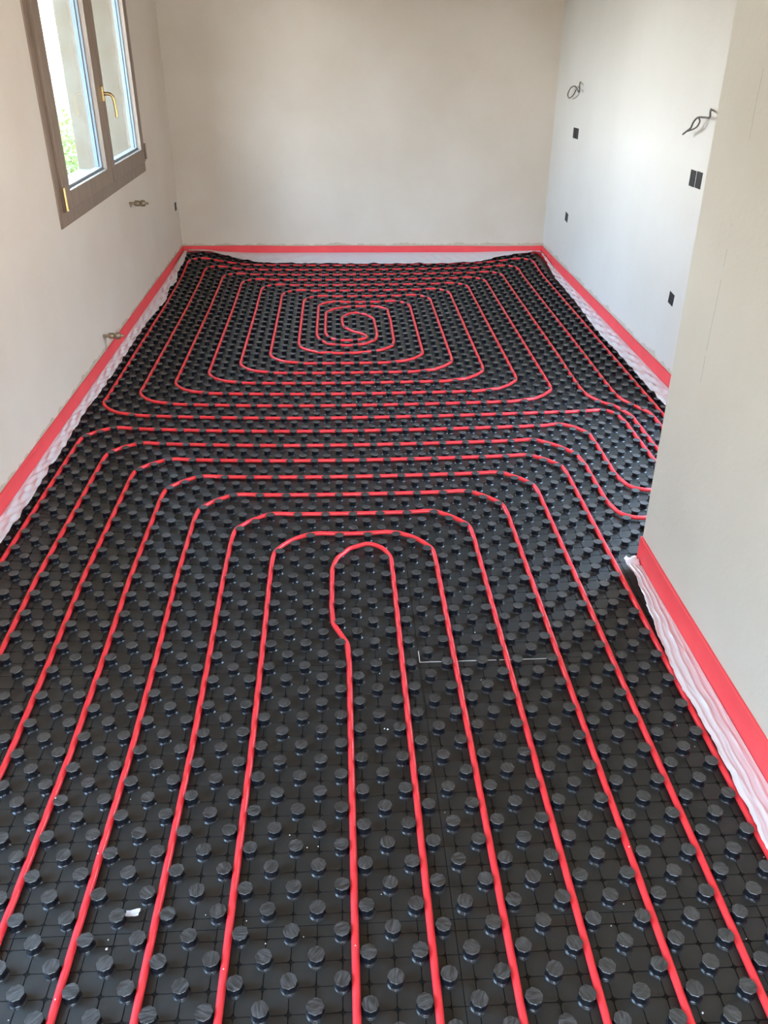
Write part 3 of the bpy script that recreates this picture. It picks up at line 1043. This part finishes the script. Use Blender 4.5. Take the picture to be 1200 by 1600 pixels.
# ------------------------------------------------------------------ socket boxes
def box_unit(parent, x, y, z, wy, wz, nx, tilt=0.0):
    """a flush black back box: rim, dark recess and two fixing lugs; x: wall plane, nx: into the room"""
    mb = MB()
    V, F = [], []
    e = 0.002
    W2, H2 = wy / 2, wz / 2
    t_ = 0.004
    n = nx
    rim = []
    for (ww, hh, xx) in ((W2, H2, -0.002), (W2, H2, 0.0025), (W2 - t_, H2 - t_, 0.0025), (W2 - t_, H2 - t_, 0.0008)):
        rim += [(x + n * xx, y + a * ww, z + b_ * hh) for a, b_ in ((-1, -1), (1, -1), (1, 1), (-1, 1))]
    for i in range(3):
        for k in range(4):
            k2 = (k + 1) % 4
            F.append((i * 4 + k, i * 4 + k2, i * 4 + 4 + k2, i * 4 + 4 + k))
    F.append((12, 13, 14, 15))
    mb.add(rim, F)
    # cross-ribs and lugs
    mb.box(min(x + n * 0.0008, x + n * 0.0022), max(x + n * 0.0008, x + n * 0.0022), y - W2 + t_, y + W2 - t_, z - 0.0015, z + 0.0015)
    for s in (-1, 1):
        mb.box(min(x, x + n * 0.0024), max(x, x + n * 0.0024), y + s * (W2 - 0.010) - 0.004, y + s * (W2 - 0.010) + 0.004, z - 0.006, z + 0.006)
    me = mesh('box', mb.V, mb.F, M['box_black'])
    bm = bmesh.new()
    bm.from_mesh(me)
    bmesh.ops.recalc_face_normals(bm, faces=bm.faces)
    if tilt:
        bmesh.ops.rotate(bm, verts=bm.verts, cent=(x, y, z), matrix=Matrix.Rotation(tilt, 3, 'X'))
    bm.to_mesh(me)
    bm.free()
    return rel(obj('back_box', me, parent))


e_ = empty('socket_box', (XR, 5.32, 0.98), 'black double socket box in the right wall, the one nearer the far corner', 'socket box', 'black socket boxes in the walls')
box_unit(e_, XR, 5.358, 0.980, 0.062, 0.066, -1)
box_unit(e_, XR, 5.290, 0.982, 0.062, 0.066, -1)
e_ = empty('socket_box', (XR, 3.12, 0.99), 'black double socket box in the right wall, under the forked cable', 'socket box', 'black socket boxes in the walls')
box_unit(e_, XR, 3.162, 0.988, 0.062, 0.070, -1)
box_unit(e_, XR, 3.088, 0.990, 0.062, 0.070, -1)
e_ = empty('socket_box', (XR, 5.33, 0.43), 'black single socket box low in the right wall, the one nearer the far corner', 'socket box', 'black socket boxes in the walls')
box_unit(e_, XR, 5.333, 0.428, 0.070, 0.058, -1, 0.1)
e_ = empty('socket_box', (XR, 3.165, 0.43), 'black single socket box low in the right wall, close to the partition edge', 'socket box', 'black socket boxes in the walls')
box_unit(e_, XR, 3.168, 0.428, 0.062, 0.056, -1, 0.1)
e_ = empty('socket_box', (XL, 5.97, 0.41), 'black socket box in the left wall right beside the far corner', 'socket box', 'black socket boxes in the walls')
box_unit(e_, XL, 5.955, 0.412, 0.060, 0.058, 1)


# ------------------------------------------------------------------ loose cables
def smooth_path(P, n=6):
    P = [Vector(p) for p in P]
    out = []
    for i in range(len(P) - 1):
        a, b_, c_, d = P[max(i - 1, 0)], P[i], P[i + 1], P[min(i + 2, len(P) - 1)]
        for k in range(n):
            t_ = k / n
            out.append(0.5 * ((2 * b_) + (c_ - a) * t_ + (2 * a - 5 * b_ + 4 * c_ - d) * t_ ** 2 + (3 * b_ - a - 3 * c_ + d) * t_ ** 3))
    out.append(P[-1])
    return out


e_ = empty('wall_cable', (XR, 5.242, 1.29), 'grey cable curled into a loop on the right wall near the far corner', 'cable')
mb = MB()
mb.tube(smooth_path([(XR + 0.004, 5.362, 1.294), (1.606, 5.262, 1.282), (1.600, 5.232, 1.238), (1.600, 5.300, 1.256), (1.600, 5.372, 1.268), (1.600, 5.470, 1.250), (1.600, 5.530, 1.210), (1.598, 5.470, 1.190), (1.598, 5.370, 1.214), (1.600, 5.322, 1.246)]), 0.0042, 8)
rel(mb.build('sheath', M['cable'], e_))
e_ = empty('wall_cable', (XR, 2.999, 1.28), 'dark forked cable hanging out of the right wall beside the partition edge', 'cable')
mb = MB()
mb.tube(smooth_path([(XR + 0.004, 3.103, 1.281), (1.605, 3.030, 1.274), (1.590, 2.991, 1.256), (1.590, 3.040, 1.252), (1.588, 3.112, 1.247), (1.586, 3.150, 1.226), (1.585, 3.168, 1.200), (1.585, 3.200, 1.187), (1.585, 3.250, 1.166)]), 0.0042, 8)
rel(mb.build('sheath', M['cable'], e_))
mb = MB()
mb.tube(smooth_path([(1.589, 3.108, 1.245), (1.595, 3.103, 1.232), (1.596, 3.128, 1.208), (1.590, 3.170, 1.192), (1.585, 3.210, 1.182)]), 0.0036, 8)
rel(mb.build('branch', M['cable'], e_))

# ------------------------------------------------------------------ crumbs and scraps
CR = [(-0.517, 0.515), (-0.485, 0.143), (-0.486, 0.163), (-0.302, 0.208), (-0.218, 0.191), (-0.63, 0.015), (-0.681, 0.504), (-0.141, 0.396), (-0.101, 0.361), (-0.077, 0.363), (0.056, 0.238), (-0.102, 0.151),
      (-0.176, 0.14), (0.212, 0.442), (-0.057, 1.173), (-0.117, 0.913), (0.084, 0.931), (0.088, 0.994), (0.087, 0.716), (0.095, 0.713), (0.377, 1.103), (0.364, 0.891), (0.361, 1.317), (0.471, 1.201),
      (0.372, 1.206), (0.418, 0.269), (0.553, 0.192), (0.513, 0.145), (0.631, -0.033), (0.772, 0.105), (0.892, 0.289), (0.818, 1.358), (0.85, 1.36), (0.88, 1.379), (0.87, 1.391), (0.845, 0.692), (0.863, 0.617)]
BIG = {1: 2.0, 8: 1.2, 18: 1.3, 19: 1.6, 20: 1.7, 28: 1.5, 33: 1.6, 34: 1.6}


def crumb_mesh(k):
    R_ = random.Random(k)
    bm = bmesh.new()
    bmesh.ops.create_icosphere(bm, subdivisions=1, radius=0.0016)
    for v in bm.verts:
        v.co *= R_.uniform(0.6, 1.25)
        v.co.z *= 0.7
    me = bpy.data.meshes.new('crumb')
    bm.to_mesh(me)
    bm.free()
    me.materials.append(M['crumb'])
    return me


cms = [crumb_mesh(k) for k in range(4)]


def put_crumb(x, y, z, s, k, label, group):
    d = np.hypot(STUDS[:, 0] - x, STUDS[:, 1] - y)
    if z < 0.01 and d.min() < 0.0168:
        if d.min() < 0.0145:
            z = 0.0245
        else:
            z = 0.004
    o = bpy.data.objects.new('crumb', cms[k % 4])
    C.objects.link(o)
    o.location = (x, y, z + 0.0008 * s)
    o.scale = (s, s, s)
    o.rotation_euler = (0, 0, k * 1.3)
    tag(o, label, 'crumb', group)


for k, (x, y) in enumerate(CR):
    put_crumb(x, y, 0.0, BIG.get(k, 0.8 + 0.4 * ((k * 7) % 5) / 5), k, 'tiny white foam crumb lying on the black studded panels', 'white crumbs on the panels')
PC = [((-0.554, 0.354), 'white crumb on a red pipe at the lower left, upper of two there'),
      ((-0.252, 0.082), 'white crumb on the pipe left of the hairpin, near the bottom edge'),
      ((-0.555, 0.039), 'white crumb on a red pipe in the lower left corner'),
      ((-0.003, 0.117), 'white crumb on the left leg of the hairpin pipe, near the bottom edge'),
      ((0.586, 0.317), 'white crumb on a red pipe in the lower right'),
      ((-0.517, 2.125), 'white chip on the arched pipe left of the middle of the floor')]
for k, ((x, y), lab) in enumerate(PC):
    put_crumb(round(x / 0.05) * 0.05 if k < 5 else x, y, 0.0165, 1.0 if k < 5 else 1.5, k, lab, None)
# scrap of clear film
V, F = [], []
R_ = random.Random(21)
for i in range(5):
    for k in range(4):
        V.append((-0.462 + 0.028 * i / 4 + R_.uniform(-.002, .002), 0.207 + 0.016 * k / 3 + R_.uniform(-.002, .002), 0.005 + R_.uniform(0, .006)))
for i in range(4):
    for k in range(3):
        q = i * 4 + k
        F.append((q, q + 4, q + 5, q + 1))
tag(obj('film_scrap', mesh('film_scrap', V, F, M['film'], smooth=True)), 'shiny scrap of clear film caught beside a stud at the lower left', 'plastic scrap')

# ------------------------------------------------------------------ outside the window
mb = MB()
mb.box(-40, XL - T - 0.001, -30, 60, -0.5, -0.4)
g_ = mb.build('ground', M['warm_bounce_ground'])
struct(g_)
# unseen walls added outside the other openings to block low light
for (x0_, x1_, ya_, yb_, h_) in ((-6.2, -5.9, -9, 2.2, 2.2), (4.6, 4.9, -3, 9, 2.2), (-5, 6, -7.4, -7.1, 1.9)):
    mb = MB()
    mb.box(x0_, x1_, ya_, yb_, -0.42, h_)
    mb.box(x0_ - 0.04, x1_ + 0.04, ya_ - 0.04, yb_ + 0.04, h_, h_ + 0.06)
    struct(mb.build('light_block_wall', M['render']))
sh = empty('garden_shrub', (-3.7, 10.9, -0.4), 'leafy green shrub outside seen through the left window leaf', 'shrub')
mb = MB()
R_ = random.Random(31)
for s in range(9):
    a = R_.uniform(0, 6.28)
    q = R_.uniform(0.15, 0.4)
    mb.tube([(-3.7, 10.9, -0.41), (-3.7 + q * 0.4 * math.cos(a), 10.9 + q * 0.4 * math.sin(a), 0.1), (-3.7 + q * math.cos(a), 10.9 + q * math.sin(a), 0.75)], [0.02, 0.014, 0.004], 5)
rel(mb.build('stems', M['bark'], sh))
mb = MB()
for k in range(1500):
    while True:
        p = Vector((R_.uniform(-1, 1), R_.uniform(-1, 1), R_.uniform(-1, 1)))
        if 0.25 < p.length < 1:
            break
    p = Vector((p.x * 0.55, p.y * 0.55, p.z * 0.6)) + Vector((-3.7, 10.9, 0.25))
    d = Vector((R_.uniform(-1, 1), R_.uniform(-1, 1), R_.uniform(-.4, 1))).normalized()
    s = d.orthogonal().normalized() * 0.022
    L = R_.uniform(0.05, 0.09)
    nrm = d.cross(s).normalized() * 0.006
    mb.add([p, p + d * L * 0.5 + s + nrm, p + d * L, p + d * L * 0.5 - s + nrm], [(0, 1, 2), (0, 2, 3)])
lv = rel(mb.build('leaves', M['leaf'], sh))
lv['kind'] = 'stuff'
